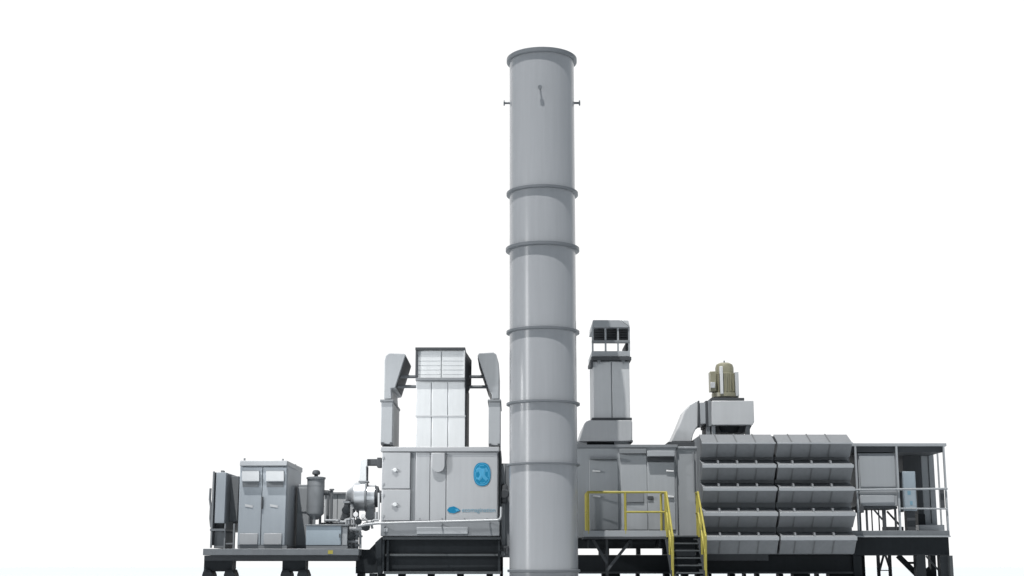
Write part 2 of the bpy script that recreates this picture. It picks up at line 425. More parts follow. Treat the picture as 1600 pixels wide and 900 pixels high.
# ---- junction box beside the cabinet
YJ = 1.0
t = thing('pump_housing', 'plain pale grey upright housing between the cabinet and the round tank', 'housing', (xpx(473, 857, YJ), YJ, zd))
m = MB(); m.pbox(463.5, 483, 757, 858, YJ, YJ+.8); m.build('casing', 'grey', t, .02)
PB(465, 480, 762, 800, YJ-.02, YJ+.01).build('cover', 'grey', t, .01)
PB(462, 484.5, 852, 859, YJ-.05, YJ+.85).build('plinth', 'mid', t)

# ---- oil tank
YO = .3
co = V(492, 820, YO)
t = thing('oil_tank', 'upright cylindrical grey tank with a mushroom vent cap', 'tank', (co[0], YO, zd))
ro = S(13.6, YO)
z = lambda y: zpx(y, YO)
MB().lathe([(ro*.35, z(812)), (ro*.55, z(808)), (ro*.98, z(803)), (ro, z(801)), (ro, z(749)), (ro*.99, z(748.5))], (co[0], YO, 0), n=40).build('vessel', 'mid', t)
MB().lathe([(ro*1.02, z(749)), (ro*1.1, z(748.6)), (ro*1.1, z(746)), (ro*.9, z(745.2))], (co[0], YO, 0), n=40).build('lid', 'mid', t)
m = MB(); m.lathe([(ro*.22, z(746)), (ro*.22, z(741))], (co[0], YO, 0), n=20)
m.lathe([(ro*.3, z(742)), (ro*.46, z(741)), (ro*.46, z(738)), (ro*.38, z(735.6)), (ro*.2, z(734.4))], (co[0], YO, 0), n=24)
m.build('vent_cap', 'dgrey', t)
MB().lathe([(ro*1.015, z(760)), (ro*1.015, z(758.6))], (co[0], YO, 0), n=40).build('band', 'mid', t)
MB().lathe([(ro*1.015, z(792)), (ro*1.015, z(790.6))], (co[0], YO, 0), n=40).build('band', 'mid', t)
MB().lathe([(.07, -.02), (.07, .12), (.05, .14)], V(506, 770, YO), 'x', 14).build('nozzle', 'dgrey', t)
for k in range(3):
    a = R(30+120*k); x, y = co[0]+ro*.62*math.cos(a), YO+ro*.62*math.sin(a)
    MB().box(x-.03, x+.03, y-.03, y+.03, zd, z(803)).build('leg', 'mid', t)

# ---- control box
YB = -.3
t = thing('control_box', 'low blue-grey box in front of the round tank on the platform', 'control box', (xpx(505, 857, YB), YB, zd))
PB(478.5, 543, 822, 856.4, YB+.05, YB+1.0).build('casing', 'grey', t, .012)
PB(478, 533, 821, 852, YB, YB+.2).build('door', 'bluegrey', t, .012)
PB(534.6, 542.6, 823, 852, YB+.03, YB+.2).build('side_leaf', 'grey', t, .01)
PB(478.5, 543, 853.2, 857.1, YB-.02, YB+.9).build('plinth', 'mid', t)
PB(477, 544, 819, 821.6, YB-.04, YB+1.05).build('lid', 'deck', t, .006)
PB(530, 531.5, 834, 840, YB-.03, YB+.01).build('latch', 'dgrey', t)

# ---- pale box behind
YR = 2.3
t = thing('rear_housing', 'pale grey housing behind the tank and the shiny drum', 'housing', (xpx(527, 857, YR), YR, zd))
PB(506, 549, 770, 858, YR, YR+.6).build('casing', 'bright', t, .02)
PB(505, 550, 769, 771.5, YR-.05, YR+.65).build('lid', 'grey', t)
PB(526, 527, 773, 850, YR-.01, YR+.01).build('joint', 'mid', t)

# ---- twin riser pipes
YP = .9
t = thing('riser_pipes', 'pair of thin upright grey pipes beside the round tank', 'pipes', (xpx(516, 820, YP), YP, zd))
for x, yt_ in ((513, 768), (518.5, 765)):
    a = V(x, yt_, YP); MB().tube([(a[0], YP, zd), (a[0], YP, a[2])], .04).build('pipe', 'mid', t)
    MB().lathe([(.065, -.02), (.065, .02)], (a[0], YP, a[2]), 'z', 14).build('flange', 'mid', t)
PB(507, 526, 812.5, 815, YP-.06, YP+.06).build('manifold', 'pipe', t, .01)
PB(500, 541, 816.5, 818.8, YP-.1, YP+.1).build('tray', 'dgrey', t)

# ---- small pump, dark
YQ = .2
t = thing('pump', 'small dark pump between the control box and the shiny drum', 'pump', (xpx(537, 820, YQ), YQ, zd))
MB().pprism([(531, 812), (534, 802), (537, 790), (541, 778), (545, 780), (544.5, 806), (541, 813)], YQ, YQ+.4).build('casing', 'dgrey', t, .02)
PB(536, 546, 783, 786, YQ-.05, YQ+.45).build('flange', 'mid', t)
MB().lathe([(.03, 0), (.10, .01), (.10, .05), (.03, .06)], V(540, 797, YQ-.06), 'y', 16).build('handwheel', 'black', t)
m = MB(); m.tube([V(528, 817, YQ-.1), V(536, 817, YQ-.1), V(540, 813, YQ-.1), V(548, 813, YQ-.1)], .035); m.build('pipe', 'pipe', t)
PB(537, 543, 813, 858, YQ+.1, YQ+.25).build('stand', 'dgrey', t)

# ---- shiny drum with its riser duct
YD = .9
cy = 776
t = thing('starter_drum', 'shiny silver horizontal drum with an angled duct on top, beside the enclosure', 'drum', (xpx(566, 857, YD), YD, zd))
def lx_(x): return xpx(x, cy, YD)
cz = zpx(cy, YD); c0 = (0, YD, cz)
s1 = lambda p: S(p, YD)
MB().lathe([(s1(6), lx_(541)), (s1(10), lx_(543)), (s1(13), lx_(547)), (s1(19), lx_(553))], c0, 'x', 40).build('cone', 'silver', t)
MB().lathe([(s1(20.5), lx_(553.3)), (s1(22), lx_(555)), (s1(22.5), lx_(571))], c0, 'x', 48).build('barrel', 'silver', t)
MB().lathe([(s1(23.5), lx_(571.2)), (s1(23.5), lx_(573.8))], c0, 'x', 48).build('flange', 'mid', t)
MB().lathe([(s1(18.5), lx_(574)), (s1(18.5), lx_(586.5))], c0, 'x', 40).build('barrel', 'silver', t)
MB().lathe([(s1(17), lx_(587)), (s1(16), lx_(591)), (s1(10), lx_(593)), (s1(9), lx_(597))], c0, 'x', 40).build('end_bell', 'dgrey', t)
PB(571, 584, 793, 812, YD-.1, YD+.4).build('pedestal', 'grey', t, .01)
for x in (553, 559):
    a = V(x, 795, YD-.05); MB().tube([(a[0], YD-.05, zd), (a[0], YD-.05, a[2])], .04).build('support', 'mid', t)
MB().pprism([(561.2, 756), (561.2, 722), (564.5, 718), (574, 716.2), (574, 727), (572.6, 729), (572.6, 756)], YD-.16, YD+.2).build('riser_duct', 'bright', t, .015)
PB(572.7, 573.9, 729.4, 756, YD-.1, YD+.18).build('duct_shade', 'dgrey', t)  # shaded right edge of the riser, done with dark paint
PB(574.2, 594.5, 717, 727, YD-.1, YD+.2).build('cross_duct', 'dgrey', t, .015)
PB(589, 595.5, 714.8, 730, YD-.14, YD+.25).build('flange', 'dgrey', t, .01)
PB(560, 574.6, 751.2, 753.6, YD-.2, YD+.25).build('flange', 'mid', t)
MB().pprism([(551.5, 760), (556, 753.8), (572.5, 753.8), (572.5, 760)], YD-.12, YD+.3).build('collar', 'grey', t, .01)

# ---- long pale pipe
YL = -.55
t = thing('drain_pipe', 'long thin pale pipe along the foot of the enclosure, turned up at its end', 'pipe', (xpx(600, 820, YL), YL, zpx(820, YL)))
m = MB(); m.tube([V(560, 822, YL), V(572, 819.5, YL), V(590, 817.6, YL), V(690, 815.2, YL), V(777, 813, YL), V(781.5, 811, YL), V(783.2, 807, YL), V(783.4, 792, YL)], .034, 12); m.build('pipe', 'pipe', t)
for x, y in ((600, 818.8), (690, 815.2), (765, 812.6)):
    a = V(x, y, YL); m = MB(); m.box(a[0]-.02, a[0]+.02, YL-.02, YE-.02, a[2]-.075, a[2]-.04); m.build('clip', 'mid', t)

# ---- valve manifold
YM = -.15
t = thing('valve_manifold', 'cluster of pale pipes and dark handwheels below the shiny drum', 'valves', (xpx(553, 857, YM), YM, zd))
m = MB(); m.tube([V(546, 826, YM), V(560, 826.5, YM), V(569, 825, YM), V(574, 822, YM)], .05); m.build('pipe', 'pipe', t)
m = MB(); m.tube([V(544, 846, YM), V(560, 846, YM)], .045); m.build('pipe', 'mid', t)
for x in (545.5, 557.5):
    a = V(x, 812, YM+.1); m = MB(); m.tube([(a[0], YM+.1, zd), (a[0], YM+.1, a[2])], .042); m.build('pipe', 'mid', t)
for x, y, r in ((571.5, 823, .11), (560, 815, .085), (549, 838, .08)):
    MB().lathe([(r*.5, -.03), (r, -.02), (r, .03), (r*.5, .04)], V(x, y, YM-.08), 'y', 18).build('handwheel', 'black', t)
for x, y in ((545.5, 832), (557.5, 834), (545.5, 852), (557.5, 852)):
    MB().lathe([(.075, -.03), (.075, .03)], V(x, y, YM+.1), 'z', 14).build('flange', 'mid', t)
m = MB(); m.tube([V(576, 819, YM), V(579.5, 816, YM), V(582, 826, YM)], .03); m.build('lever', 'mid', t)

# ---- instrument piping round the drum
YI = -.05
t = thing('instrument_pipes', 'thin bright pipes, elbows and fittings between the control box and the enclosure', 'pipes', (xpx(560, 857, YI), YI, zd))
def ip(pts, r, mt='pipe', Y=YI): MB().tube([V(a, b, Y) for a, b in pts], r, 10).build('pipe', mt, t)
ip([(508, 813), (528, 813), (531, 815.5), (541, 815.5)], .03)
ip([(541, 819), (541, 812), (546, 811), (553, 811), (553, 826)], .028)
ip([(549, 857), (549, 829), (552, 826)], .03, 'grey')
ip([(563, 857), (563, 832), (560, 826), (560, 808)], .032, 'grey')
ip([(565, 812), (572, 812), (575, 816), (581, 816), (584, 813), (592, 813)], .03)
ip([(576, 828), (576, 817)], .024, 'mid')
ip([(588, 800), (588, 812)], .04, 'grey', YI+.5)
ip([(592, 770), (592, 812)], .03, 'vent', YI+.4)
for x, y in ((528, 813), (546, 811), (560, 812), (553, 819), (563, 838), (549, 840), (581, 816)):
    MB().lathe([(.045, -.025), (.06, -.02), (.06, .02), (.045, .025)], V(x, y, YI), 'z', 14).build('fitting', 'mid' if x % 2 else 'pipe', t)
for x, y in ((556, 804), (567, 806)):
    c = V(x, y, YI-.02); m = MB(); m.lathe([(.055, -.02), (.065, -.01), (.065, .02)], c, 'y', 18); m.build('gauge', 'white', t)

# ================================================================ right-hand base
t = thing('skid_frame', 'long black steel base frame under the walkway and the louvred banks', 'base frame', (xpx(1100, 895, .1), 0, 0))
PB(899, 1092, 840.5, 857, .12, .5).build('beam', 'black', t, .01)
PB(899, 1340, 867, 895, .05, .5).build('beam', 'black', t, .01)
PB(899, 1340, 893.2, 896.4, -.03, .6).build('flange', 'blackhi', t)
PB(1098, 1338, 862, 867.5, .1, 2.5).build('beam', 'black', t)
PB(1103, 1201, 865.8, 876, -.28, .04).build('cover_strip', 'dgrey', t, .01)
for xa, xb in ((936, 952), (995, 1001), (1036, 1050), (1068, 1082)):
    PB(xa, xb, 857.2, 866.8, .15, .45).build('post', 'black', t)
for xa, xb in ((941, 969), (995, 1000), (1038, 1047), (1066, 1076), (1088, 1112), (1140, 1149), (1163, 1166), (1182, 1187), (1217, 1224), (1240, 1266), (1277, 1280), (1296, 1340)):
    PB(xa, xb, 896.5, 905.5, .1, .5).build('foot', 'black', t)

# ================================================================ generator enclosure
YG = 0.0
t = thing('generator_enclosure', 'long grey enclosure right of the tall stack, partly in its shadow', 'enclosure', (xpx(980, 840, YG), YG, zpx(840, YG)))
PB(897, 1058, 697, 839.5, YG, YG+2.6).build('wall', 'grey', t, .01)
PB(1058.5, 1096, 700, 839.5, YG+.06, YG+2.5).build('end_section', 'grey', t, .01)
PB(895, 1059, 694.6, 699.5, YG-.05, YG+2.7).build('roof_edge', 'mid', t, .01)
PB(1059.3, 1096, 697.6, 701, YG+.01, YG+2.6).build('roof_edge', 'grey', t, .01)
for xa, xb, ya in ((921, 966, 719), (1012.5, 1055, 722)):
    dd = PB(xa, xb, ya, 828, YG-.035, YG).build('door', 'grey', t, .01)
    hx = xa + 11 if xa < 950 else xb-8
    for hy in (736,) + ((775.5,) if xa < 950 else (776,)):
        MB().bar(V(hx-6, hy-.4, YG-.06), V(hx+6, hy+.4, YG-.06), .045, .04).build('handle', 'white', dd, .008)
PB(922, 965, 713.8, 717.2, YG-.14, YG+.0).build('door_canopy', 'mid', t, .008)
PB(1011.5, 1054.5, 704, 713, YG-.2, YG).build('door_canopy', 'grey', t, .012)
PB(1012.5, 1053.5, 713.4, 721, YG-.07, YG).build('canopy_shade', 'dgrey', t)  # shadow under the canopy, painted as a dark plate
PB(968, 1010, 701, 708.5, YG-.12, YG).build('cable_tray', 'mid', t, .008)
PB(970.5, 1011, 710, 828, YG-.02, YG).build('panel', 'grey', t, .008)
dd = PB(978, 1006, 769, 785, YG-.05, YG-.01).build('vent_panel', 'mid', t, .01)
PB(1012, 1021, 775, 780.5, YG-.07, YG-.03).build('vent_panel', 'dgrey', t, .01)
PB(1056.6, 1058.3, 702, 838, YG-.02, YG+.05).build('joint', 'mid', t)
for x in (1083.5, 1088):
    a = V(x, 706, YG-.03); MB().tube([(a[0], YG-.03, zpx(770, YG)), (a[0], YG-.03, a[2])], .022, 8).build('conduit', 'mid', t)

# ================================================================ air outlet tower on generator enclosure
zr = zpx(694.6, YG-.05)
YW = .4
t = thing('outlet_tower', 'grey air tower with an open window hood, behind and right of the tall stack', 'air tower', (xpx(955, 690, YW), YW, zr))
# wide plenum at its foot
MB().pprism([(904, 689.5), (913, 662), (916, 658.5), (921, 656.5), (986, 656.5), (988, 658.5), (988, 689.5)], YW-.35, YW+2.0).build('plenum', 'panel', t, .02)
PB(984.5, 989, 687.8, 690.6, YW-.4, YW+2.0).build('flange', 'dgrey', t)
m = MB(); m.pbox(960, 984, 690, 698, YW-.2, YW+1.8); m.build('neck', 'grey', t)
PB(917, 962, 690.2, 697.2, YW-.1, YW+1.7).build('intake_slot', 'black', t)
PB(902, 917, 689.8, 698, YW-.2, YW+1.8).build('neck', 'grey', t)
PB(927, 983.5, 564, 655, YW+.03, YW+1.6).build('shaft', 'grey', t, .01)
for xa, xb in ((927, 955.2), (956.8, 984)):
    PB(xa, xb, 565.5, 653, YW, YW+.05).build('panel', 'vent', t, .008)
PB(925, 987.5, 652.5, 656.3, YW-.05, YW+1.7).build('flange', 'dgrey', t, .008)
PB(924, 986.6, 557.3, 562.8, YW-.08, YW+1.7).build('flange', 'dgrey', t, .008)
PB(922.5, 926.5, 562.5, 573, YW-.05, YW+.4).build('bracket', 'dgrey', t)
for x in (936, 974):
    MB().pprism([(x-3, 563), (x+3, 563), (x, 569)], YW-.05, YW).build('bracket', 'mid', t)
# open hood: legs, sill, mid-rail, back louvres, roof
hd = PB(924.6, 984.5, 548.5, 557, YW-.02, YW+1.6).build('hood_sill', 'grey', t, .008)
for Y in (YW, YW+1.45):
    for x in (924.8, 945, 964.5, 981.8):
        PB(x, x+2.6, 511, 548.3, Y-.01, Y+.1).build('hood_post', 'grey', t)
PB(924.8, 984.3, 531.5, 535.5, YW-.02, YW+.12).build('hood_rail', 'mid', t, .006)
for k, (xa, xb) in enumerate(((927.6, 944.6), (947.8, 964.2), (967.3, 981.5))):
    m = MB()
    for j in range(5):
        ya = 512 + j*4
        m.pprism([(xa, ya), (xb, ya), (xb, ya+3), (xa, ya+3)], YW+.25+.0*j, YW+.32)
    m.pbox(xa, xb, 511.5, 531.4, YW+.34, YW+.5)
    m.build('louvre', 'dgrey', t)
PB(977.5, 981.6, 536, 548, YW+.2, YW+1.4).build('side_screen', 'dgrey', t)
MB().pprism([(926.5, 500), (968, 500), (975, 505), (984, 511.5), (925.5, 511.5)], YW-.05, YW+1.6).build('hood_roof', 'grey', t, .01)
MB().pprism([(969.5, 500), (982, 500.6), (984, 510.5), (976, 505)], YW+.3, YW+1.5).build('lit_corner', 'bright', t, .01)  # lit corner of the roof, brightness put into a paler piece

# ================================================================ fan with motor above the louvred banks
YF = .5
t = thing('fan_unit', 'grey box fan with an olive motor on top and a bent duct at its side', 'fan', (xpx(1140, 690, YF), YF, zpx(690, YF)))
MB().pprism([(1112, 626), (1177.5, 626), (1178.5, 659), (1176, 664), (1112, 664)], YF, YF+1.4).build('casing', 'vent', t, .015)
MB().pprism([(1104, 664.4), (1175, 664.4), (1170, 674.5), (1166, 676), (1104, 676)], YF+.35, YF+1.3).build('under_frame', 'dgrey', t, .01)
cf = V(1137, 668, YF+.6)
MB().lathe([(S(20, YF), zpx(676.5, YF+.6)), (S(21, YF), zpx(673, YF+.6)), (S(24, YF), zpx(665, YF+.6))], (cf[0], YF+.6, 0), n=40).build('inlet_ring', 'black', t)
for x in (1104, 1166):
    PB(x, x+6, 664.5, 686, YF+.1, YF+.35).build('leg', 'mid', t, .01)
PB(1112, 1118, 664.4, 680, YF+.1, YF+.3).build('leg', 'grey', t, .01)
PB(1111, 1163, 621.5, 625.7, YF+.05, YF+1.3).build('motor_plate', 'dgrey', t, .008)
cm = V(1132.5, 600, YF+.6); rm = S(20.5, YF+.6, 600)
zz = lambda y: zpx(y, YF+.6)
mo = MB().lathe([(rm*1.02, zz(621.3)), (rm*1.02, zz(615)), (rm*.84, zz(614.5)), (rm*.84, zz(585)), (rm*.7, zz(584)), (rm*.7, zz(575)), (rm*.62, zz(570)), (rm*.4, zz(567.4)), (rm*.1, zz(566.8))], (cm[0], YF+.6, 0), n=40).build('motor', 'motor', t)
m = MB()
for k in range(20):
    a = 2*math.pi*k/20; c_, s_ = math.cos(a), math.sin(a)
    p0 = Vector((cm[0]+c_*rm*.82, YF+.6+s_*rm*.82, 0)); p1 = Vector((cm[0]+c_*rm*1.0, YF+.6+s_*rm*1.0, 0))
    m.bar((*((p0+p1)/2).xy, zz(613.5)), (*((p0+p1)/2).xy, zz(586)), .02, .02) if False else None
    tn = Vector((-s_, c_, 0))*.012
    z0, z1 = zz(613.5), zz(586)
    vs = []
    for zq in (z0, z1):
        for q in (p0-tn, p1-tn, p1+tn, p0+tn): vs.append((q.x, q.y, zq))
    m.add(vs, [(0,1,2,3),(4,5,6,7),(0,1,5,4),(1,2,6,5),(2,3,7,6),(3,0,4,7)])
m.build('cooling_fins', 'motor', mo)
PB(1110, 1119, 580, 611, YF+.25, YF+.6).build('terminal_box', 'motor', mo, .012)
PB(1110.6, 1117.5, 597, 606, YF+.2, YF+.26).build('terminal_cover', 'vent', mo, .008)
PB(1125.3, 1130, 572, 615.5, YF+.6-rm*1.06, YF+.6-rm*.6).build('highlight_strip', 'white', mo, .012)  # highlight on the motor, painted as a white strip
MB().tube([(cm[0], YF+.6, zz(567.5)), (cm[0], YF+.6, zz(563.5))], .02).build('lifting_eye', 'mid', mo)
PB(1149, 1154.5, 581, 619, YF+.3, YF+.8).build('side_cover', 'vent', mo, .01)
# flexible joint and bent duct
for xa, xb, mt in ((1091, 1093.5, 'dgrey'), (1094, 1102.5, 'grey'), (1103, 1106, 'dgrey'), (1106.5, 1111.5, 'mid')):
    PB(xa, xb, 626 if mt != 'grey' else 629, 666 if mt != 'grey' else 662, YF+.05, YF+1.2).build('flexible_joint' if mt != 'grey' else 'sleeve', mt, t, .008)
MB().pprism([(1049.5, 690), (1062, 662), (1070, 642), (1078, 632.5), (1086, 627.5), (1090.6, 626.4), (1090.6, 666), (1087, 670.5), (1083, 679), (1080.5, 690)], YF+.1, YF+1.15).build('bent_duct', 'vent', t, .02)
PB(1044, 1092, 690.2, 698.2, YF-.1, YF+1.4).build('duct_flange', 'dgrey', t, .01)

# ================================================================ louvred filter banks
YBK = -.42
def bank(label, xa, xb, seams, xw):
    Xa, Xb = xpx(xa, 780, -1.0), xpx(xb, 780, -1.0)
    t = thing('filter_bank', label, 'filter bank', ((Xa+Xb)/2, YBK, zpx(866, YBK)), 'louvred intake filter banks')
    MB().box(xpx(xw[0], 780, YBK), xpx(xw[1], 780, YBK), YBK+.02, 1.9, zpx(866, YBK), zpx(681, YBK)).build('body', 'mid', t, .01)
    yb_ = [691.5, 725.5, 761.5, 800, 838]; lh_ = [2.4, 6, 6, 7, 7]; ya_ = [678.8, 719, 755, 793, 831]; yc_ = [714.5, 750, 785.5, 824, 865]
    for k in range(5):
        j = random.uniform(-.004, .004)
        pr = [(YBK, ya_[k]), (-1.0, yb_[k]), (-1.0, yb_[k]+lh_[k]), (-.965, yb_[k]+lh_[k]+.5), (-.66, yc_[k]), (YBK, yc_[k])]
        m = MB(); m.prism([(Xa+j, Y, zpx(y, Y)) for Y, y in pr], (Xb-Xa, 0, 0))
        h = m.build('hood', 'louvre', t, .008)
        MB().box(Xa+j-.012, Xb+j+.012, -1.014, -.99, zpx(yb_[k]+lh_[k]*.85+.3, -1.0), zpx(yb_[k]+(.4 if k else -.3), -1.0)).build('lit_lip', 'grey', h, .005)  # sunlit lip, its brightness put into a lighter paint
        for s_ in seams:
            Xs = xpx(s_, 780, -1.0)
            # standing seam over the slope and down the face
            m = MB()
            za, zb_ = yb_[k]+lh_[k]+.6, yc_[k]-.3
            m.prism([(Xs-.015, -.95, zpx(za, -.95)), (Xs-.015, -.98, zpx(za, -.98)), (Xs-.015, -.69, zpx(zb_, -.69)), (Xs-.015, -.65, zpx(zb_, -.65))], (.030, 0, 0))
            m.build('seam', 'seam', h)
            m = MB()
            if k == 0:
                m.prism([(Xs-.014, YBK, zpx(ya_[k]-.2, YBK)-.01), (Xs-.014, YBK, zpx(ya_[k]-1.0, YBK)), (Xs-.014, -1.004, zpx(yb_[k]-.7, -1.0)), (Xs-.014, -1.004, zpx(yb_[k]+.6, -1.0))], (.028, 0, 0))
                m.build('seam', 'seam', h)
            else:
                m.prism([(Xs-.02, -.8, zpx(yb_[k]-6.5, -.8)), (Xs-.02, -.98, zpx(yb_[k]-5.5, -.98)), (Xs-.02, -1.005, zpx(yb_[k]+1, -1.0)), (Xs-.02, -.8, zpx(yb_[k]+1, -.8))], (.04, 0, 0))
                m.build('bracket', 'louvre', h)
    return t
bank('left louvred filter bank beside the yellow handrail, five hoods high', 1099.5, 1214.5, (1124, 1154, 1184), (1094, 1211))
bank('right louvred filter bank beside the canopied platform, five hoods high', 1218.5, 1336, (1241, 1271, 1301), (1212, 1329.5))

# ================================================================ walkway with yellow rail
YWK = -1.1
t = thing('walkway', 'short grey walkway with braced brackets along the right enclosure', 'walkway', (xpx(980, 840, YWK), YWK, zpx(840, YWK)))
PB(912, 1046, 829, 838.5, YWK, YWK+.06).build('toe_plate', 'grey', t, .006)
PB(912, 1052, 838.8, 842, YWK, -.05).build('deck', 'dgrey', t)
for x in (948.5,):
    X, z0 = P(x, 843, YWK+.1)
    PB(x-2, x+2, 842.5, 900, YWK+.3, YWK+.42).build('post', 'dgrey', t)
    MB().bar(V(x, 891, YWK+.25), V(x+38, 843, YWK+.25), .07, .05).build('brace', 'dgrey', t)
    MB().bar(V(x, 880, YWK+.25), V(x-22, 843, YWK+.25), .07, .05).build('brace', 'dgrey', t)
for x in (920, 985, 1030):
    PB(x, x+3, 842.5, 856, YWK+.1, -.06).build('bracket', 'black', t)
YY = 'yellow'
t = thing('guard_rail', 'yellow guard rail around the short walkway', 'guard rail', (xpx(975, 838, YWK), YWK, zpx(838, YWK)))
rr = .025
zt_, zm_, zk = zpx(769, YWK), zpx(800, YWK), zpx(834, YWK)
xl, xr = xpx(918.5, 800, YWK+.05), xpx(1040, 800, YWK+.05)
def rail(nm, pts, r=rr): MB().tube(pts, r, 10).build(nm, 'yellow', t)
Yr = YWK+.03
rail('top_rail', [(xl, -.12, zt_), (xl, Yr, zt_), (xr, Yr, zt_)])
rail('mid_rail', [(xpx(977, 800, YWK), Yr, zm_), (xr, Yr, zm_)], .026)
rail('mid_rail', [(xl-.0, -.12, zm_), (xl, Yr, zm_)], .026)
for x in (919, 977, 1040):
    X = xpx(x, 800, YWK+.05); rail('post', [(X, Yr, zk), (X, Yr, zt_)], .033)
for Y in (-.15, -.55):
    rail('post', [(xl, Y, zk), (xl, Y, zt_)], .033)
rail('post', [(xr-.02, -.2, zk), (xr-.02, -.2, zt_)], .033)
rail('top_rail', [(xr-.02, Yr, zt_), (xr-.02, -.2, zt_)])

# ================================================================ stair
t = thing('stair', 'black open stair with yellow handrails coming down from the walkway', 'stair', (xpx(1072, 895, YWK), YWK-.9, 0))
xsl, xsr = xpx(1043, 800, YWK), xpx(1090, 800, YWK)
ztop = zpx(836, YWK); ns = 6; run = 1.05
for k in range(ns):
    zk_ = ztop*(1-(k+.0)/ns)-.02; Yk = YWK-.05-run*k/ns
    m = MB(); m.box(xsl+.05, xsr-.05, Yk-.24, Yk, zk_-.035, zk_); m.build('tread', 'blackhi' if k != 2 else 'blackhi', t, .005)
for X in (xsl+.02, xsr-.02):
    MB().bar((X, YWK+.02, ztop-.1), (X, YWK-run-.15, .02), .2, .03).build('stringer', 'black', t)
MB().box(xsl+.06, xsr-.06, YWK+.12, YWK+.16, .1, ztop-.04).build('back_plate', 'black', t)
MB().box(xsl-.1, xsr+.15, YWK+.02, -.05, ztop-.05, ztop-.01).build('landing', 'blackhi', t)
for sd, X in ((1, xsl-.02), (-1, xsr+.02)):
    zt2 = zpx(769, YWK)
    hgt = zt2-ztop
    m = MB()
    Ye = YWK-run-.1
    m.tube([(X, YWK+.45, zt2), (X, YWK, zt2), (X, Ye, hgt+.02), (X, Ye-.1, hgt-.06), (X, Ye, .0+.25)], .025, 10)
    m.build('handrail', 'yellow', t)
    m = MB(); m.tube([(X, YWK+.45, ztop+hgt*.52), (X, YWK, ztop+hgt*.52), (X, Ye, hgt*.5)], .024, 10); m.build('mid_rail', 'yellow', t)
    for q in (-.25, 0, .42, .84, 1.0):
        Yq = YWK-(run+.1)*q; zq = ztop*(1-max(q, 0))
        MB().tube([(X, Yq, max(zq-.05, 0.0)), (X, Yq, zq+hgt)], .025, 10).build('post', 'yellow', t)

# ================================================================ canopied service platform at the right end
YV = -.15
t = thing('service_platform', 'raised steel platform with a flat canopy on black legs at the right end', 'platform', (xpx(1410, 868, YV), YV, 0))
PB(1330, 1484, 829, 838, YV, YV+2.6).build('deck', 'deck', t, .01)
PB(1328, 1485.5, 836.8, 839.2, YV-.05, YV+2.6).build('deck_lip', 'grey', t)
PB(1332, 1483, 839.5, 868, YV+.1, YV+.4).build('beam', 'black', t, .01)
PB(1332, 1483, 842, 866, YV+2.2, YV+2.5).build('beam', 'black', t, .01)
PB(1326, 1479, 692.3, 697.3, YV-.0, YV+2.6).build('canopy', 'grey', t, .012)
PB(1328, 1473, 697.6, 706.5, YV+.06, YV+2.5).build('canopy_frame', 'dgrey', t)
for x, w, mt in ((1337.5, 3, 'grey'), (1402, 3, 'grey'), (1476.5, 2.6, 'grey')):
    MB().box(xpx(x, 770, YV+.05), xpx(x+w, 770, YV+.05), YV+.0, YV+.07, zpx(829, YV), zpx(697, YV)).build('post', mt, t)
for x in (1466,):
    MB().box(xpx(x, 770, YV+2.4), xpx(x+2, 770, YV+2.4), YV+2.3, YV+2.36, zpx(829, YV), zpx(698, YV)).build('post', 'grey', t)
m = MB(); m.tube([V(1334, 765.5, YV-.05), V(1480.3, 763.5, YV-.05)], .028); m.build('guard_rail', 'grey', t)
m = MB(); m.tube([V(1404, 794.5, YV-.04), V(1480.3, 795, YV-.04)], .022); m.build('guard_rail', 'grey', t)
PB(1470, 1475.8, 764, 794, YV+.02, YV+.08).build('gate_plate', 'dgrey', t)
for xa, xb, Y in ((1333.5, 1347, YV+.1), (1432.5, 1447, YV+.1), (1470, 1489, YV+.05), (1345, 1352, YV+2.2), (1455, 1463, YV+2.2)):
    MB().box(xpx(xa, 885, Y), xpx(xb, 885, Y), Y, Y+.3, 0, zpx(868, Y)).build('leg', 'black', t, .01)
PB(1484.5, 1489.5, 868, 905, YV-.1, YV+.2).build('leg_plate', 'blackhi', t)
Yb = YV+1.0
for xa, xb in ((1371, 1377), (1389, 1395)):
    MB().box(xpx(xa, 885, Yb), xpx(xb-1.5, 885, Yb), Yb, Yb+.08, 0, zpx(866, Yb)).build('leg', 'dgrey', t)
MB().bar(V(1381, 866, Yb), V(1374, 893, Yb), .05, .05).build('brace', 'dgrey', t)
MB().bar(V(1383, 866, Yb), V(1392, 893, Yb), .05, .05).build('brace', 'dgrey', t)
PB(1374, 1391, 890.5, 892, Yb, Yb+.05).build('brace', 'mid', t)
MB().bar(V(1403, 868, Yb-.3), V(1434, 899, Yb-.3), .14, .06).build('brace', 'black', t)
MB().bar(V(1412, 879.5, Yb-.2), V(1436, 879.5, Yb-.2), .06, .06).build('brace', 'black', t)
MB().bar(V(1422, 890.5, Yb-.2), V(1436, 890.5, Yb-.2), .06, .06).build('brace', 'black', t)
MB().bar(V(1447, 869, Yb-.3), V(1471, 896, Yb-.3), .04, .04).build('brace', 'mid', t)
MB().bar(V(1446, 889, Yb-.3), V(1458, 905, Yb-.3), .2, .06).build('brace', 'black', t)
MB().bar(V(1336, 870, .4), V(1322, 905, .4), .08, .06).build('brace', 'mid', t)
PB(1320, 1334, 893, 895, .45, .5).build('brace', 'mid', t)

zv = zpx(829, YV)
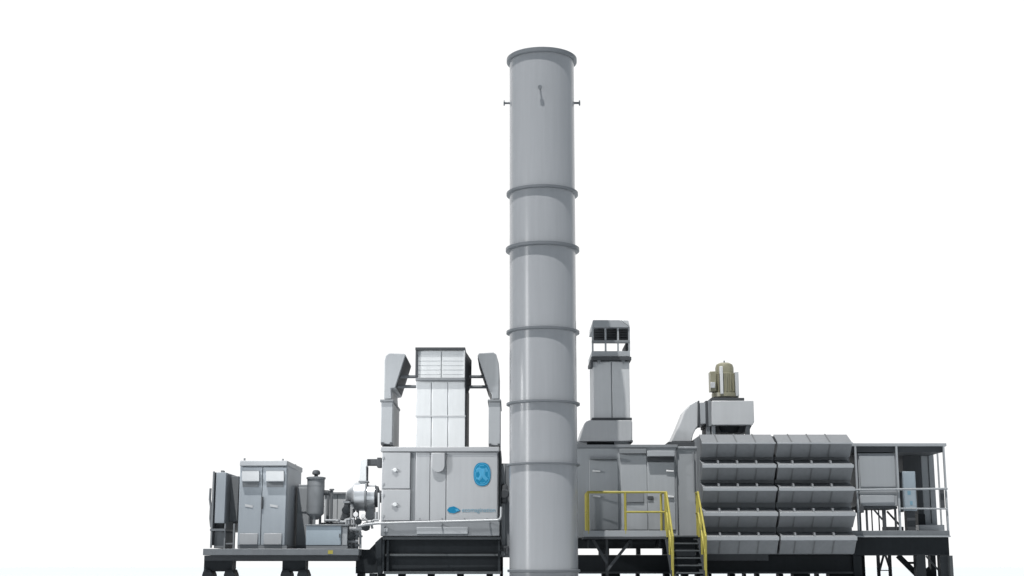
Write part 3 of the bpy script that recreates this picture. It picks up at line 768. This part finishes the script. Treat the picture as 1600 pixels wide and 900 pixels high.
# large pale cabinet under the canopy
Yx = YV+.12
t = thing('pale_panel_cabinet', 'large pale grey cabinet raised on a frame under the canopy', 'cabinet', (xpx(1370, 829, Yx), Yx, zv))
PB(1341.5, 1401, 708, 791, Yx, Yx+1.0).build('body', 'grey', t, .015)
PB(1343.5, 1399, 711, 761, Yx-.03, Yx).build('panel', 'grey', t, .012)
PB(1344.5, 1398, 774, 788.5, Yx-.03, Yx).build('panel', 'grey', t, .012)
PB(1341.5, 1401, 768.5, 771, Yx-.02, Yx).build('joint', 'mid', t)
PB(1340, 1402, 791.4, 795, Yx-.02, Yx+1.0).build('base_rail', 'dgrey', t)
for x in (1341, 1354, 1380, 1399):
    MB().box(xpx(x, 810, Yx), xpx(x+(5 if x in (1341, 1380) else 2.6), 810, Yx), Yx+.02, Yx+.1, zv, zpx(794.8, Yx)).build('leg', 'dgrey', t)
MB().bar(V(1366, 797, Yx+.5), V(1379, 812, Yx+.5), .04, .04).build('brace', 'mid', t)
MB().bar(V(1386, 799, Yx+.5), V(1407, 822, Yx+.5), .045, .04).build('brace', 'dgrey', t)
PB(1340, 1350, 790, 801, Yx-.1, Yx+.2).build('motor_box', 'dgrey', t, .01)
PB(1383, 1412, 823, 830, Yx+.1, Yx+.4).build('sill', 'dgrey', t)
for x in (1362, 1373):
    MB().box(xpx(x, 810, Yx+.7), xpx(x+1.5, 810, Yx+.7), Yx+.7, Yx+.75, zv, zpx(793, Yx+.7)).build('leg', 'mid', t)
# blue-grey control panel
Yp = YV+.2
t = thing('control_kiosk', 'narrow blue-grey control panel on a dark stand under the canopy', 'control panel', (xpx(1422, 829, Yp), Yp, zv))
PB(1411.5, 1431.5, 736.5, 798, Yp, Yp+.35).build('body', 'bluegrey', t, .01)
PB(1413, 1430.3, 738.5, 796, Yp-.025, Yp).build('door', 'bluegrey', t, .006)
PB(1418, 1423, 767, 773, Yp-.03, Yp-.02).build('screen', 'letter', t)
PB(1422, 1426, 783, 789, Yp-.03, Yp-.02).build('screen', 'letter', t)
MB().box(xpx(1418, 810, Yp), xpx(1431, 810, Yp), Yp+.05, Yp+.3, zv, zpx(798.3, Yp)).build('stand', 'dgrey', t)
PB(1405.5, 1410.5, 738, 800, Yp+.1, Yp+.3).build('cable_duct', 'dgrey', t)
# dark duct and wall column
Yc2 = YV+1.3
t = thing('dark_column', 'dark upright duct behind the blue-grey panel under the canopy', 'duct', (xpx(1427, 829, Yc2), Yc2, zv))
m = MB(); m.pbox(1411, 1437, 700, 762, Yc2, Yc2+.6); m.build('upper_duct', 'dgrey', t, .01)
MB().box(xpx(1434, 770, Yc2), xpx(1442, 770, Yc2), Yc2+.02, Yc2+.5, zv+.2, zpx(701, Yc2)).build('riser', 'dgrey', t, .01)
PB(1435, 1446, 803, 821, Yc2-.3, Yc2).build('junction_box', 'black', t, .01)
t = thing('grey_partition', 'grey upright partition near the end post of the canopied platform', 'partition', (xpx(1452, 829, Yc2), Yc2, zv))
MB().box(xpx(1442.6, 770, Yc2), xpx(1463, 770, Yc2), Yc2+.05, Yc2+.25, zv+.02, zpx(700, Yc2)).build('sheet', 'grey', t, .01)
PB(1436, 1476, 820, 829, Yc2-.5, Yc2+.2).build('sill', 'vent', t, .01)
PB(1452.5, 1453.5, 704, 818, Yc2+.03, Yc2+.06).build('joint', 'dgrey', t)

# ================================================================ camera
cd = bpy.data.cameras.new('camera'); cam = bpy.data.objects.new('camera', cd); COL.objects.link(cam)
cd.lens = 50; cd.sensor_width = 36; cd.clip_end = 8000; cd.clip_start = .1
cam.location = (0, -D, H); cam.rotation_euler = (math.pi/2 + TH, 0, 0)
SC.camera = cam

# ================================================================ light
W = bpy.data.worlds.new('World'); SC.world = W; W.use_nodes = True
nt = W.node_tree; N = nt.nodes; L = nt.links
bg = N['Background']
tc = N.new('ShaderNodeTexCoord')
dp = N.new('ShaderNodeVectorMath'); dp.operation = 'DOT_PRODUCT'; dp.inputs[1].default_value = (0, 1, 0)
L.new(tc.outputs['Generated'], dp.inputs[0])
mr = N.new('ShaderNodeMapRange'); mr.interpolation_type = 'SMOOTHSTEP'
mr.inputs['From Min'].default_value = .45; mr.inputs['From Max'].default_value = .80
L.new(dp.outputs['Value'], mr.inputs['Value'])
mx = N.new('ShaderNodeMix'); mx.data_type = 'RGBA'
mx.inputs['A'].default_value = (.12, .135, .15, 1)
mx.inputs['B'].default_value = (.86, .86, .86, 1)
L.new(mr.outputs['Result'], mx.inputs['Factor'])
mf = N.new('ShaderNodeMapRange'); mf.interpolation_type = 'SMOOTHSTEP'
mf.inputs['From Min'].default_value = .0; mf.inputs['From Max'].default_value = -.9
L.new(dp.outputs['Value'], mf.inputs['Value'])
mz = N.new('ShaderNodeMix'); mz.data_type = 'RGBA'
mz.inputs['A'].default_value = (.26, .29, .32, 1); mz.inputs['B'].default_value = (.215, .248, .28, 1)
L.new(mf.outputs['Result'], mz.inputs['Factor']); L.new(mz.outputs['Result'], mx.inputs['A'])
L.new(mx.outputs['Result'], bg.inputs['Color']); bg.inputs['Strength'].default_value = 1.0

AZ, EL = R(25), R(69)
sd = bpy.data.lights.new('sun', 'SUN'); sun = bpy.data.objects.new('sun', sd); COL.objects.link(sun)
sd.energy = 4.4; sd.angle = R(.5); sd.color = (1, .985, .96)
to_sun = Vector((-math.sin(AZ)*math.cos(EL), -math.cos(AZ)*math.cos(EL), math.sin(EL)))
sun.rotation_euler = to_sun.to_track_quat('Z', 'Y').to_euler()
sun.location = to_sun*60
# tall soft box at the front left, the long highlight on the stack
ad = bpy.data.lights.new('soft_box', 'AREA'); ar = bpy.data.objects.new('soft_box', ad); COL.objects.link(ar)
ad.shape = 'RECTANGLE'; ad.size = 3.0; ad.size_y = 16.0; ad.energy = 1000
ar.location = (-26, -20, 7); ar.rotation_euler = (Vector((-26, -20, 7))-Vector((-1, 0, 4.5))).to_track_quat('Z', 'Y').to_euler()

# added unseen spot from the left, brightening the doors and the tower
pd = bpy.data.lights.new('fill_spot', 'SPOT'); pl = bpy.data.objects.new('fill_spot', pd); COL.objects.link(pl)
pd.energy = 7500; pd.spot_size = R(36); pd.spot_blend = 1.0; pd.shadow_soft_size = .6
pl.location = (-13.5, -5.5, 6.5); pl.rotation_euler = (Vector((-13.5, -5.5, 6.5))-Vector((-3.6, -.3, 3.9))).to_track_quat('Z', 'Y').to_euler()
SC.view_settings.view_transform = 'Standard'
SC.view_settings.look = 'None'
SC.view_settings.exposure = 0.32
SC.view_settings.gamma = 1
SC.render.engine = 'CYCLES'
SC.cycles.max_bounces = 6
